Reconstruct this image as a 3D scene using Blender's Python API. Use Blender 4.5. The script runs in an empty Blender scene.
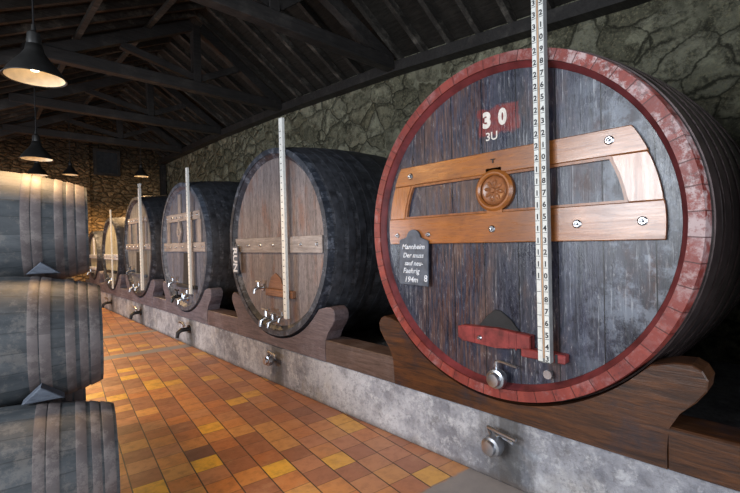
import bpy, bmesh, math, random
from mathutils import Vector, Matrix
random.seed(7)
C = bpy.context.scene
COL = C.collection
PI = math.pi

# ---------------------------------------------------------------- camera
cam_d = bpy.data.cameras.new('camera'); cam = bpy.data.objects.new('camera', cam_d); COL.objects.link(cam)
fw = Vector((0.68245824, 0.73083065, -0.01171764)); rt = Vector((0.73046, -0.68250831, -0.0247101))
up = rt.cross(fw)
m = Matrix.Identity(4)
for i in range(3):
    m[i][0] = rt[i]; m[i][1] = up[i]; m[i][2] = -fw[i]
m.translation = Vector((0, 0, 1.6)); cam.matrix_world = m
cam_d.sensor_width = 36; cam_d.lens = 36*423.18/740; cam_d.clip_start = .05
C.camera = cam
# ---------------------------------------------------------------- exposure, sky, daylight through the openings
C.view_settings.view_transform = 'Standard'; C.view_settings.look = 'None'
C.view_settings.exposure = 0.0; C.view_settings.gamma = 1; C.view_settings.use_curve_mapping = False
w = bpy.data.worlds.new('sky'); C.world = w; w.use_nodes = True
bg = w.node_tree.nodes['Background']; bg.inputs[0].default_value = (.62, .76, 1, 1); bg.inputs[1].default_value = 1.2
def area(name, loc, rot, sx, sy, e, col):
    l = bpy.data.lights.new(name, 'AREA'); l.shape = 'RECTANGLE'; l.size = sx; l.size_y = sy; l.energy = e; l.color = col
    o = bpy.data.objects.new(name, l); COL.objects.link(o); o.location = loc; o.rotation_euler = rot
# light faces +X with rot (0,-90,0): local -Z -> +X
area('door_daylight', (-3.55, 2.1, 2.5), (0, -PI/2, 0), 2.0, 2.4, 330, (.90, .95, 1))
area('side_window_daylight', (-3.55, 8.6, 1.3), (0, -PI/2, 0), 1.5, 2.5, 170, (.84, .92, 1))
area('entrance_daylight', (.2, -3.90, 1.6), (PI/2, 0, 0), 3.0, 2.6, 190, (.92, .96, 1))
LAMP_W = 130

# ---------------------------------------------------------------- helpers
def obj(name, bm, mat, parent=None, smooth=False):
    bmesh.ops.recalc_face_normals(bm, faces=bm.faces)
    me = bpy.data.meshes.new(name); bm.to_mesh(me); bm.free()
    if mat: me.materials.append(mat)
    if smooth:
        for p in me.polygons: p.use_smooth = True
        if isinstance(smooth, float):
            me.set_sharp_from_angle(angle=smooth)
    o = bpy.data.objects.new(name, me); COL.objects.link(o)
    if parent: o.parent = parent
    return o
def tag(o, label=None, cat=None, group=None, kind=None):
    if label: o['label'] = label
    if cat: o['category'] = cat
    if group: o['group'] = group
    if kind: o['kind'] = kind
    return o
def thing(name, label, cat, loc=(0, 0, 0), rot=(0, 0, 0), group=None):
    o = bpy.data.objects.new(name, None); COL.objects.link(o); o.location = loc; o.rotation_euler = rot
    return tag(o, label, cat, group)
def B(): return bmesh.new()
def box(bm, x0, x1, y0, y1, z0, z1, bev=0):
    vs = [bm.verts.new((x, y, z)) for x in (x0, x1) for y in (y0, y1) for z in (z0, z1)]
    fs = [bm.faces.new([vs[i] for i in f]) for f in ((0,1,3,2),(4,6,7,5),(0,4,5,1),(2,3,7,6),(0,2,6,4),(1,5,7,3))]
    if bev:
        bmesh.ops.bevel(bm, geom=list({e for f in fs for e in f.edges}), offset=bev, segments=1, affect='EDGES')
    return bm
def bar(bm, a, b, w, h, upv=(0, 0, 1), bev=0):
    a = Vector(a); b = Vector(b); d = (b-a).normalized(); s = d.cross(Vector(upv)).normalized(); u = s.cross(d)
    vs = [bm.verts.new(p + s*i*w/2 + u*j*h/2) for p in (a, b) for i in (-1, 1) for j in (-1, 1)]
    fs = [bm.faces.new([vs[i] for i in f]) for f in ((0,1,3,2),(4,6,7,5),(0,4,5,1),(2,3,7,6),(0,2,6,4),(1,5,7,3))]
    if bev: bmesh.ops.bevel(bm, geom=list({e for f in fs for e in f.edges}), offset=bev, segments=1, affect='EDGES')
def tube(bm, pts, r, n=10, cap=True):
    pts = [Vector(p) for p in pts]; rings = []
    rr = r if isinstance(r, (list, tuple)) else [r]*len(pts)
    ref = None
    for i, p in enumerate(pts):
        d = (pts[min(i+1, len(pts)-1)] - pts[max(i-1, 0)]).normalized()
        if ref is None: ref = d.orthogonal().normalized()
        ref = (ref - d*ref.dot(d)).normalized(); q = d.cross(ref)
        rings.append([bm.verts.new(p + (ref*math.cos(t)+q*math.sin(t))*rr[i]) for t in [2*PI*k/n for k in range(n)]])
    for a, b in zip(rings, rings[1:]):
        for k in range(n): bm.faces.new((a[k], a[(k+1) % n], b[(k+1) % n], b[k]))
    if cap: bm.faces.new(rings[0]); bm.faces.new(rings[-1])
def lathe(bm, prof, axis='x', n=96, center=(0, 0, 0), closed=False, caps=False):
    """prof = [(a, r)] along the axis"""
    cx, cy, cz = center; rings = []
    for a, r in prof:
        ring = []
        for k in range(n):
            t = 2*PI*k/n; c, s = r*math.cos(t), r*math.sin(t)
            ring.append(bm.verts.new((cx+a, cy+c, cz+s) if axis == 'x' else (cx+c, cy+s, cz+a)))
        rings.append(ring)
    prs = list(zip(rings, rings[1:])) + ([(rings[-1], rings[0])] if closed else [])
    for a, b in prs:
        for k in range(n): bm.faces.new((a[k], a[(k+1) % n], b[(k+1) % n], b[k]))
    if caps: bm.faces.new(rings[0]); bm.faces.new(rings[-1])
def prism(bm, poly, x0, x1, bev=0):
    """poly = [(y, z)] extruded along x"""
    a = [bm.verts.new((x0, y, z)) for y, z in poly]; b = [bm.verts.new((x1, y, z)) for y, z in poly]
    n = len(poly); fa = bm.faces.new(a); fb = bm.faces.new(b)
    for k in range(n): bm.faces.new((a[k], a[(k+1) % n], b[(k+1) % n], b[k]))
    if bev: bmesh.ops.bevel(bm, geom=list(fa.edges)+list(fb.edges), offset=bev, segments=1, affect='EDGES')
def strip(bm, outer, inner, x0, x1):
    """solid between two polylines of equal length in the yz plane (a frame without a hole face)"""
    n = len(outer)
    for k in range(n):
        o0, o1, i0, i1 = outer[k], outer[(k+1) % n], inner[k], inner[(k+1) % n]
        v = [[bm.verts.new((x, p[0], p[1])) for p in (o0, o1, i1, i0)] for x in (x0, x1)]
        bm.faces.new(v[0]); bm.faces.new(v[1])
        for a, b in ((0, 1), (2, 3)): bm.faces.new((v[0][a], v[0][b], v[1][b], v[1][a]))
    bmesh.ops.remove_doubles(bm, verts=bm.verts, dist=1e-5)
def text_bm(s, size, depth=.002, bold=0, spacing=1.0, shear=0):
    cu = bpy.data.curves.new('t', 'FONT'); cu.body = s; cu.size = size; cu.extrude = depth; cu.offset = bold; cu.align_x = 'CENTER'; cu.space_character = spacing; cu.shear = shear
    cu.resolution_u = 3
    o = bpy.data.objects.new('t', cu); COL.objects.link(o)
    me = bpy.data.meshes.new_from_object(o.evaluated_get(bpy.context.evaluated_depsgraph_get()))
    bm = B(); bm.from_mesh(me); bpy.data.objects.remove(o); bpy.data.meshes.remove(me)
    return bm
def face_minus_x(bm, x, y, z, rot=0, sx=1):
    """text plane (X right, Y up) to a panel facing -X; from the aisle, right is -Y"""
    M = Matrix(((0, 0, -1, x), (-1, 0, 0, y), (0, 1, 0, z), (0, 0, 0, 1))) @ Matrix.Rotation(rot, 4, 'Z') @ Matrix.Diagonal((sx, 1, 1, 1))
    bmesh.ops.transform(bm, matrix=M, verts=bm.verts); return bm
def merge(bm, other):
    me = bpy.data.meshes.new('tmp'); other.to_mesh(me); other.free(); bm.from_mesh(me); bpy.data.meshes.remove(me)

# ---------------------------------------------------------------- materials
class NT:
    def __init__(s, name, rough=.6, spec=.4, metal=0):
        s.m = bpy.data.materials.new(name); s.m.use_nodes = True; s.t = s.m.node_tree; s.b = s.t.nodes['Principled BSDF']
        s.b.inputs['Roughness'].default_value = rough; s.b.inputs['Specular IOR Level'].default_value = spec; s.b.inputs['Metallic'].default_value = metal
        s.tc = s.t.nodes.new('ShaderNodeTexCoord').outputs['Object']
    def put(s, sock, v):
        if isinstance(v, bpy.types.NodeSocket): s.t.links.new(v, sock)
        elif isinstance(v, (tuple, list)) and len(v) == 3 and sock.type == 'RGBA': sock.default_value = (*v, 1)
        else: sock.default_value = v
    def math(s, op, a, b=0, c=None, clamp=False):
        n = s.t.nodes.new('ShaderNodeMath'); n.operation = op; n.use_clamp = clamp
        s.put(n.inputs[0], a); s.put(n.inputs[1], b)
        if c is not None: s.put(n.inputs[2], c)
        return n.outputs[0]
    def xyz(s, v=None):
        n = s.t.nodes.new('ShaderNodeSeparateXYZ'); s.put(n.inputs[0], v or s.tc); return n.outputs
    def comb(s, x, y, z):
        n = s.t.nodes.new('ShaderNodeCombineXYZ')
        for i, v in enumerate((x, y, z)): s.put(n.inputs[i], v)
        return n.outputs[0]
    def scale(s, v, sc):
        n = s.t.nodes.new('ShaderNodeVectorMath'); n.operation = 'MULTIPLY'; s.put(n.inputs[0], v); n.inputs[1].default_value = sc; return n.outputs[0]
    def add(s, a, b):
        n = s.t.nodes.new('ShaderNodeVectorMath'); n.operation = 'ADD'; s.put(n.inputs[0], a); s.put(n.inputs[1], b); return n.outputs[0]
    def noise(s, v=None, sc=5, det=4, ro=.6, dist=0, col=False):
        n = s.t.nodes.new('ShaderNodeTexNoise'); s.put(n.inputs['Vector'], v or s.tc); n.inputs['Scale'].default_value = sc
        n.inputs['Detail'].default_value = det; n.inputs['Roughness'].default_value = ro; n.inputs['Distortion'].default_value = dist
        return n.outputs[1 if col else 0]
    def white(s, v, dim='3D'):
        n = s.t.nodes.new('ShaderNodeTexWhiteNoise'); n.noise_dimensions = dim
        s.put(n.inputs['W' if dim == '1D' else 'Vector'], v); return n.outputs[0]
    def vor(s, v, sc, feature='F1', rnd=1):
        n = s.t.nodes.new('ShaderNodeTexVoronoi'); n.feature = feature; s.put(n.inputs['Vector'], v); n.inputs['Scale'].default_value = sc; n.inputs['Randomness'].default_value = rnd
        return n.outputs
    def ramp(s, f, stops, interp='LINEAR'):
        n = s.t.nodes.new('ShaderNodeValToRGB'); n.color_ramp.interpolation = interp; s.put(n.inputs[0], f); e = n.color_ramp.elements
        while len(e) < len(stops): e.new(.5)
        for k, (p, c) in enumerate(stops):
            e[k].position = p; e[k].color = (*c, 1) if isinstance(c, (tuple, list)) else (c, c, c, 1)
        return n.outputs[0]
    def mix(s, f, a, b, mode='MIX'):
        n = s.t.nodes.new('ShaderNodeMix'); n.data_type = 'RGBA'; n.blend_type = mode; s.put(n.inputs[0], f); s.put(n.inputs[6], a); s.put(n.inputs[7], b); return n.outputs[2]
    def step(s, v, lo, hi):
        n = s.t.nodes.new('ShaderNodeMapRange'); n.interpolation_type = 'SMOOTHSTEP'; s.put(n.inputs[0], v); n.inputs[1].default_value = lo; n.inputs[2].default_value = hi; return n.outputs[0]
    def band(s, v, lo, hi, soft=.01):
        return s.math('MULTIPLY', s.step(v, lo-soft, lo+soft), s.math('SUBTRACT', 1, s.step(v, hi-soft, hi+soft)))
    def color(s, c): s.put(s.b.inputs['Base Color'], c)
    def rough(s, c): s.put(s.b.inputs['Roughness'], c)
    def bump(s, h, strength=.4, dist=.01):
        n = s.t.nodes.new('ShaderNodeBump'); n.inputs['Strength'].default_value = strength; n.inputs['Distance'].default_value = dist
        s.put(n.inputs['Height'], h); s.t.links.new(n.outputs[0], s.b.inputs['Normal'])

def plain(name, c, rough=.6, metal=0, spec=.4, vary=.25, sc=12):
    k = NT(name, rough, spec, metal)
    n = k.noise(sc=sc, det=5)
    k.color(k.mix(k.ramp(n, [(.3, 0), (.7, 1)]), tuple(x*(1-vary) for x in c), tuple(min(1, x*(1+vary)) for x in c)))
    k.bump(n, .15, .005)
    return k.m
def wood(name, c1, c2, grain='y', rough=.55, spec=.35, sc=1.0, worn=None, wornamt=.5, bump=.4):
    """grain along an axis"""
    k = NT(name, rough, spec)
    s = {'x': (1.2, 14, 14), 'y': (14, 1.2, 14), 'z': (14, 14, 1.2)}[grain]
    v = k.scale(k.tc, tuple(a*sc for a in s))
    n1 = k.noise(v, 2.2, 6, .65, .8); n2 = k.noise(k.tc, 2.5*sc, 3)
    c = k.mix(k.ramp(n1, [(.32, 0), (.68, 1)]), c1, c2)
    c = k.mix(k.math('MULTIPLY', k.step(n2, .4, .75), .45), c, tuple(x*.45 for x in c1))
    if worn: c = k.mix(k.math('MULTIPLY', k.step(k.noise(k.add(k.tc, (3, 5, 1)), 3.1*sc, 6, .7), .5, .72), wornamt), c, worn)
    n5 = k.noise(v, 9, 9, .8); c = k.mix(k.math('MULTIPLY', k.math('SUBTRACT', 1, k.step(n5, .38, .5)), .55), c, tuple(x*.4 for x in c1))
    k.color(c); k.rough(k.ramp(n1, [(.2, min(1, rough+.12)), (.8, max(.1, rough-.1))])); k.bump(n1, bump, .006)
    return k.m
def head_mat(name, base, alt, streak, pw=.2, rough=.42, plaque=False, zfade=None, scr=(.45, .47, .5)):
    """vertical planks of a vat head, stained and streaked"""
    k = NT(name, rough, .5)
    x, y, z = k.xyz()
    idx = k.math('FLOOR', k.math('DIVIDE', k.math('ADD', y, 20), pw)); fr = k.math('FRACT', k.math('DIVIDE', k.math('ADD', y, 20), pw))
    r = k.white(idx, '1D')
    v = k.comb(x, k.math('ADD', k.math('MULTIPLY', y, 9), k.math('MULTIPLY', r, 33)), k.math('MULTIPLY', z, .9))
    n = k.noise(v, 2.2, 7, .68, .6); n2 = k.noise(k.comb(x, k.math('MULTIPLY', y, 3), z), 2.0, 5, .65)
    n3 = k.noise(k.comb(x, k.math('MULTIPLY', y, 30), k.math('MULTIPLY', z, 1.5)), 2.2, 5, .7)
    c = k.mix(k.ramp(n, [(.3, 0), (.7, 1)]), base, alt)
    c = k.mix(k.math('MULTIPLY', r, .35), c, tuple(b*.5 for b in base))
    c = k.mix(k.math('MULTIPLY', k.step(n2, .5, .7), .75), c, streak)
    if zfade: # boards lower down have weathered to another colour
        c = k.mix(k.math('MULTIPLY', k.math('SUBTRACT', 1, k.step(z, *zfade[0])), .85), c, zfade[1])
    c = k.mix(k.math('MULTIPLY', k.math('MULTIPLY', k.step(n3, .56, .68), k.step(n2, .4, .55)), .55), c, scr)
    n4 = k.noise(k.comb(x, k.math('MULTIPLY', y, 3), z), 16, 9, .8)
    c = k.mix(k.math('MULTIPLY', k.math('SUBTRACT', 1, k.step(n4, .36, .52)), .7), c, tuple(b*.35 for b in base))
    c = k.mix(k.math('MULTIPLY', k.step(n4, .56, .68), .5), c, scr)
    if plaque:
        e = k.math('MULTIPLY', k.math('SUBTRACT', k.noise(sc=14, det=3), .5), .09)
        yy = k.math('ADD', y, e); zz = k.math('ADD', z, e)
        # heavy brown run-off under the plaque and at the left staves
        c = k.mix(k.math('MULTIPLY', k.math('MULTIPLY', k.band(y, .05, .62, .12), k.step(n3, .42, .6)), .6), c, (.13, .06, .035))
        # daylight sheen painted as pale blue patches over the right staves
        bl = k.math('MULTIPLY', k.math('SUBTRACT', 1, k.step(y, -.85, -.35)), k.step(k.noise(sc=7, det=7, ro=.75), .46, .6))
        c = k.mix(k.math('MULTIPLY', bl, .45), c, (.30, .35, .43))
        c = k.mix(k.math('MULTIPLY', k.math('MULTIPLY', k.band(yy, -.175, .115, .015), k.band(zz, .615, .785, .015)), k.ramp(k.noise(sc=30, det=4), [(.3, .45), (.6, .9)])), c, (.22, .035, .03))
    line = k.math('LESS_THAN', k.math('ABSOLUTE', k.math('SUBTRACT', fr, .5)), .488)
    c = k.mix(line, tuple(b*.22 for b in base), c)
    k.color(c); k.rough(k.ramp(n2, [(.3, rough-.12), (.7, rough+.18)]))
    k.bump(k.math('ADD', k.math('MULTIPLY', n3, .5), k.math('MULTIPLY', line, .8)), .45, .008)
    return k.m
def stave_mat(name, base, alt, N=56, rough=.6, worn=None, amt=.5, worn_glare=0, wlo=.5, lines=.5, spec=.4):
    """staves running along x round the axis"""
    k = NT(name, rough, spec)
    x, y, z = k.xyz()
    a = k.math('DIVIDE', k.math('MULTIPLY', k.math('ARCTAN2', z, y), N), 2*PI); a = k.math('ADD', a, 200.3)
    idx = k.math('FLOOR', a); fr = k.math('FRACT', a); r = k.white(idx, '1D')
    v = k.comb(k.math('MULTIPLY', x, 1.6), k.math('MULTIPLY', a, .55), k.math('MULTIPLY', r, 9))
    n = k.noise(v, 2.5, 6, .65, .5); n2 = k.noise(k.add(k.tc, (1, 4, 2)), 8, 8, .78)
    c = k.mix(k.ramp(n, [(.3, 0), (.7, 1)]), base, alt)
    c = k.mix(k.math('MULTIPLY', r, .4), c, tuple(b*.55 for b in base))
    if worn:
        mk = k.step(n2, wlo, wlo+.12)
        if worn_glare: # worn pale paint on one side, with the door's glare painted in too
            mk = k.math('MULTIPLY', mk, k.math('MULTIPLY', k.math('SUBTRACT', 1, k.step(y, -.75, .1)), k.step(z, -.75, .1)))
        c = k.mix(k.math('MULTIPLY', mk, amt), c, worn)
        if worn_glare: c = k.mix(k.math('MULTIPLY', k.step(k.noise(k.add(k.tc, (7, 3, 1)), 5, 8, .8), .50, .66), .42), c, (.36, .24, .25)); c = k.mix(k.math('MULTIPLY', k.math('SUBTRACT', 1, k.step(k.noise(k.add(k.tc, (2, 8, 1)), 9, 8, .8), .38, .47)), .6), c, (.05, .018, .018))
    line = k.math('LESS_THAN', k.math('ABSOLUTE', k.math('SUBTRACT', fr, .5)), .475)
    c = k.mix(k.math('MULTIPLY', k.math('SUBTRACT', 1, line), lines), c, tuple(b*.25 for b in base))
    k.color(c); k.rough(k.ramp(n2, [(.3, rough-.1), (.7, rough+.15)])); k.bump(k.math('ADD', k.math('MULTIPLY', n, .4), k.math('MULTIPLY', line, .8)), .5, .008)
    return k.m

M = {}
def stone(name, cols, mort, sc=2.3, bumpd=.09, dist=.25, sq=(1, 1, 1.35), top_shade=0):
    k = NT(name, .9, .2)
    nz = k.noise(sc=3.2, det=5, ro=.65, col=True); nz2 = k.noise(sc=.9, det=2, col=True)
    v = k.add(k.scale(k.tc, sq), k.scale(k.add(nz, (-.5, -.5, -.5)), (dist, dist, dist)))
    v = k.add(v, k.scale(nz2, (.5, .5, .5)))
    e = k.vor(v, sc, 'DISTANCE_TO_EDGE')[0]; f = k.vor(v, sc)
    cell = k.t.nodes.new('ShaderNodeSeparateColor'); k.put(cell.inputs[0], f[1])
    n = k.noise(sc=8, det=9, ro=.74); n2 = k.noise(sc=1.2, det=4); n3 = k.noise(sc=30, det=6, ro=.75); n4 = k.noise(k.add(k.tc, (5, 9, 2)), 4, 6, .7)
    c = k.ramp(cell.outputs[0], [(i/(len(cols)-1), cc) for i, cc in enumerate(cols)])
    c = k.mix(k.math('MULTIPLY', k.step(n, .44, .62), .75), c, tuple(x*.32 for x in cols[0]))
    c = k.mix(k.math('MULTIPLY', k.step(n3, .5, .62), .7), c, tuple(min(1, x*2.0) for x in cols[-1]))
    c = k.mix(k.math('MULTIPLY', k.step(n4, .52, .64), .6), c, mort)                      # lichen and lime patches
    mm = k.math('SUBTRACT', 1, k.step(k.math('ADD', e, k.math('MULTIPLY', k.math('SUBTRACT', n, .5), .14)), .0, .06))
    c = k.mix(k.math('MULTIPLY', mm, .9), c, k.mix(k.step(n2, .5, .66), tuple(x*.22 for x in cols[0]), mort))
    c = k.mix(k.math('MULTIPLY', k.step(n2, .45, .7), .4), c, tuple(x*.45 for x in cols[0]))
    if top_shade:
        x, y, z = k.xyz()
        c = k.mix(k.math('MULTIPLY', k.step(k.math('ADD', z, n), top_shade, top_shade+1), .85), c, (.02, .017, .014))  # shade above the lamps painted into the upper wall colour
    k.color(c)
    h = k.math('ADD', k.math('ADD', k.math('MULTIPLY', k.step(e, 0, .22), 1.0), k.math('MULTIPLY', cell.outputs[1], .8)), k.math('ADD', k.math('MULTIPLY', n, 1.1), k.math('MULTIPLY', n3, .35)))
    k.bump(h, 1.0, bumpd)
    return k.m
M['stone'] = stone('rubble_stone', [(.13, .125, .085), (.25, .245, .175), (.34, .335, .25), (.18, .165, .105)], (.46, .45, .32), sc=2.7, dist=.22)
M['far_stone'] = stone('brown_rubble_stone', [(.16, .11, .055), (.30, .20, .10), (.42, .28, .14), (.2, .14, .07)], (.42, .30, .17), sc=4.2, bumpd=.06, dist=.18, sq=(1, 1, 1.9), top_shade=4.1)

def floor_mat():
    k = NT('terracotta_tiles', .38, .5); a = math.radians(7.1); x, y, z = k.xyz()
    u = k.math('SUBTRACT', k.math('MULTIPLY', x, math.cos(a)), k.math('MULTIPLY', y, math.sin(a)))
    v = k.math('ADD', k.math('MULTIPLY', x, math.sin(a)), k.math('MULTIPLY', y, math.cos(a)))
    T = .195
    uu = k.math('DIVIDE', k.math('ADD', u, 20*T-.325), T); ui = k.math('FLOOR', uu); uf = k.math('FRACT', uu)
    off = k.math('MULTIPLY', k.white(ui, '1D'), 1.0)
    vv = k.math('ADD', k.math('DIVIDE', k.math('ADD', v, 20), T), off); vi = k.math('FLOOR', vv); vf = k.math('FRACT', vv)
    r = k.white(k.comb(ui, vi, 0)); r2 = k.white(k.comb(vi, ui, 5))
    c = k.ramp(r, [(0, (.34, .13, .055)), (.12, (.52, .19, .06)), (.26, (.66, .25, .065)), (.38, (.40, .16, .075)), (.50, (.58, .25, .11)), (.60, (.70, .30, .08)), (.72, (.74, .37, .10)),
                   (.82, (.62, .29, .12)), (.88, (.98, .56, .05)), (.97, (.20, .085, .055))], 'CONSTANT')
    n = k.noise(sc=11, det=7, ro=.7); n2 = k.noise(sc=1.4, det=3)
    c = k.mix(k.math('MULTIPLY', k.step(n, .42, .68), .6), c, k.mix(.6, c, (.13, .055, .035)))
    c = k.mix(k.math('MULTIPLY', k.step(k.noise(k.add(k.tc, (7, 2, 0)), 5, 6, .7), .52, .7), .3), c, (.66, .40, .2))
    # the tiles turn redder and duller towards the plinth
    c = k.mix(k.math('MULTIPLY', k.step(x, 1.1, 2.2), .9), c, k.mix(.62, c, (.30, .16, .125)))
    g1 = k.math('LESS_THAN', k.math('ABSOLUTE', k.math('SUBTRACT', uf, .5)), .478)
    g2 = k.math('LESS_THAN', k.math('ABSOLUTE', k.math('SUBTRACT', vf, .5)), .482)
    g = k.math('MULTIPLY', g1, g2)
    c = k.mix(g1, (.06, .04, .028), k.mix(g2, k.mix(.6, c, (.06, .04, .028)), c))
    vn = k.math('ADD', v, k.math('MULTIPLY', k.math('SUBTRACT', n, .5), .06))
    s1 = k.band(vn, 7.12, 7.36, .02); s2 = k.band(vn, 8.86, 9.06, .02); s3 = k.math('SUBTRACT', 1, k.step(vn, 1.98, 2.01))
    gm = k.math('MAXIMUM', k.math('MAXIMUM', s1, s2), s3)
    c = k.mix(gm, c, k.mix(n, (.16, .15, .16), (.33, .31, .30)))
    k.color(c); k.rough(k.ramp(n, [(.25, .34), (.75, .6)])); k.bump(k.math('ADD', k.math('MULTIPLY', k.math('MAXIMUM', g, gm), 1.0), k.math('MULTIPLY', n, .35)), .5, .006)
    return k.m
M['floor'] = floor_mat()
TAPS = [1.474, 4.29, 6.93, 9.629, 12.19]
def plinth_mat():
    k = NT('old_plaster', .8, .3); x, y, z = k.xyz()
    n = k.noise(sc=2.2, det=8, ro=.72); n2 = k.noise(sc=9, det=6, ro=.75); n3 = k.noise(k.comb(x, k.math('MULTIPLY', y, 8), z), 2, 4)
    c = k.mix(k.ramp(n, [(.4, 0), (.6, 1)]), (.19, .195, .225), (.44, .45, .49))
    c = k.mix(k.math('MULTIPLY', k.step(n2, .5, .66), .5), c, (.62, .63, .66))
    c = k.mix(k.math('MULTIPLY', k.step(k.noise(k.add(k.tc, (9, 1, 4)), 3.5, 7, .75), .52, .66), .6), c, (.12, .115, .12))
    c = k.mix(k.math('MULTIPLY', k.step(k.noise(k.add(k.tc, (2, 7, 4)), 1.3, 4, .6), .52, .68), .35), c, (.40, .33, .22))
    st = None
    for t in TAPS: # dark runs of old wine under every fitting
        d = k.math('ABSOLUTE', k.math('SUBTRACT', y, t-.06)); d = k.math('ADD', d, k.math('MULTIPLY', k.math('SUBTRACT', n3, .5), .3))
        q = k.math('SUBTRACT', 1, k.step(d, .02, .26)); st = q if st is None else k.math('MAXIMUM', st, q)
    c = k.mix(k.math('MULTIPLY', st, .8), c, (.055, .05, .045))
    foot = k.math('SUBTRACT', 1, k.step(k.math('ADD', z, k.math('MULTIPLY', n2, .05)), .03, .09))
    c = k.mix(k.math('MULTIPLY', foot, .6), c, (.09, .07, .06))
    n6 = k.noise(sc=26, det=8, ro=.8); c = k.mix(k.math('MULTIPLY', k.math('SUBTRACT', 1, k.step(n6, .38, .5)), .45), c, (.10, .10, .11))
    k.color(c); k.bump(k.math('ADD', n, k.math('ADD', k.math('MULTIPLY', n2, .6), k.math('MULTIPLY', n6, .3))), .7, .02)
    return k.m
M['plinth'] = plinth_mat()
M['roof_board'] = wood('dark_roof_boards', (.014, .0125, .011), (.03, .027, .023), 'y', .85, .15)
M['rafter'] = wood('old_rafter_wood', (.018, .016, .014), (.05, .045, .04), 'x', .75, .25, worn=(.22, .20, .17), wornamt=.5)
M['truss'] = wood('smoked_truss_wood', (.012, .011, .011), (.03, .027, .026), 'x', .6, .35, worn=(.10, .09, .08), wornamt=.35)
M['plaster'] = plain('grey_plaster', (.28, .26, .23), .9)
M['red_rim'] = stave_mat('red_painted_rim', (.17, .026, .022), (.30, .055, .038), 56, .48, worn=(.56, .46, .46), amt=.8, worn_glare=1, wlo=.47, lines=.8)
M['red_paint'] = plain('red_paint', (.20, .032, .03), .5, vary=.5, sc=14)
M['red_bevel'] = plain('dull_red_paint', (.13, .022, .024), .55, vary=.5, sc=7)
M['head1'] = head_mat('blue_black_vat_head', (.012, .014, .025), (.062, .068, .108), (.075, .034, .022), .245, .3, plaque=True)
M['head2'] = head_mat('faded_mauve_vat_head', (.11, .09, .09), (.27, .23, .23), (.17, .085, .06), .17, .55, scr=(.40, .38, .39))
M['head3'] = head_mat('slate_blue_vat_head', (.06, .07, .10), (.17, .18, .235), (.14, .11, .10), .17, .55, scr=(.4, .4, .42))
M['head4'] = head_mat('grey_vat_head', (.12, .12, .12), (.28, .275, .26), (.14, .12, .11), .17, .6)
M['head5'] = head_mat('pale_vat_head', (.34, .33, .24), (.50, .48, .36), (.30, .27, .2), .17, .6)
M['body1'] = stave_mat('dark_brown_staves', (.028, .022, .022), (.06, .048, .046), 56, .5, worn=(.12, .10, .10), amt=.4)
M['body2'] = stave_mat('tarred_staves', (.022, .024, .03), (.075, .08, .095), 56, .5, worn=(.17, .18, .21), amt=.45)
M['rim_dark'] = stave_mat('blue_black_rim', (.013, .016, .024), (.042, .05, .068), 56, .45, worn=(.2, .22, .27), amt=.5)
M['rim_blue'] = stave_mat('slate_rim', (.035, .042, .06), (.10, .12, .16), 56, .45, worn=(.25, .28, .33), amt=.5)
M['hoop'] = plain('tarred_hoop_iron', (.042, .045, .055), .55, .1, .4, vary=.6, sc=9)
M['hoop_rust'] = plain('brown_hoop_iron', (.05, .035, .035), .38, .6, .5, vary=.5, sc=10)
M['oak'] = wood('varnished_oak', (.24, .072, .014), (.42, .15, .032), 'y', .3, .6, worn=(.15, .05, .02), wornamt=.6, bump=.2)
M['oak_end'] = wood('varnished_oak_upright', (.28, .09, .02), (.46, .18, .05), 'z', .26, .6, worn=(.2, .07, .03), wornamt=.4, bump=.2)
for q in ('oak', 'oak_end'):
    b = M[q].node_tree.nodes['Principled BSDF']; b.inputs['Coat Weight'].default_value = .35; b.inputs['Coat Roughness'].default_value = .22
M['carve'] = plain('carved_oak', (.26, .10, .04), .28, vary=.35, sc=25)
M['grey_wood'] = wood('greyed_wood_bar', (.19, .165, .16), (.36, .33, .32), 'y', .6, worn=(.42, .38, .38), wornamt=.4)
M['grey_wood_z'] = wood('greyed_wood_post', (.17, .15, .145), (.30, .27, .265), 'z', .6, worn=(.42, .38, .38), wornamt=.4)
M['brown_bar'] = wood('brown_wood_bar', (.18, .08, .045), (.30, .15, .08), 'y', .55)
M['pale_bar'] = plain('pale_blue_bar', (.50, .53, .60), .6)
M['saddle1'] = wood('dark_walnut_saddle', (.022, .009, .005), (.115, .042, .014), 'y', .42, .4, worn=(.022, .02, .028), wornamt=.8)
M['saddle2'] = wood('mauve_grey_saddle', (.075, .055, .06), (.16, .12, .125), 'y', .5, .4, worn=(.26, .23, .26), wornamt=.5)
M['saddle3'] = wood('slate_grey_saddle', (.09, .083, .105), (.18, .165, .205), 'y', .5, .4, worn=(.3, .29, .33), wornamt=.5)
M['chrome'] = plain('chrome', (.50, .52, .56), .3, 1, .5, vary=.15)
M['black_iron'] = plain('black_iron', (.03, .03, .032), .4, .7)
M['white_paint'] = plain('white_rod_paint', (.66, .67, .64), .5, vary=.12, sc=30)
M['rod_wood'] = plain('rod_wood', (.42, .27, .17), .6)
M['rod_side'] = plain('grey_rod_side', (.20, .20, .20), .6)
M['numeral'] = plain('black_numeral', (.03, .03, .035), .7)
M['chalk'] = plain('chalk', (.62, .66, .72), .9, vary=.25, sc=60)
M['slate'] = plain('slate', (.085, .10, .13), .6, vary=.4, sc=14)
M['stencil'] = plain('stencil_white', (.72, .66, .60), .7, vary=.15, sc=40)
M['lamp_shell'] = plain('lamp_enamel', (.012, .012, .012), .45)
M['lamp_in'] = plain('lamp_reflector', (.72, .60, .42), .45, vary=.2, sc=9)
M['dark_gap'] = plain('stained_black_wood', (.018, .018, .02), .7)
k = NT('bulb_glass'); k.put(k.b.inputs['Emission Color'], (1, .78, .5)); k.b.inputs['Emission Strength'].default_value = 9; M['bulb'] = k.m
M['glass'] = plain('grimy_glass', (.03, .035, .04), .15)
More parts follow.
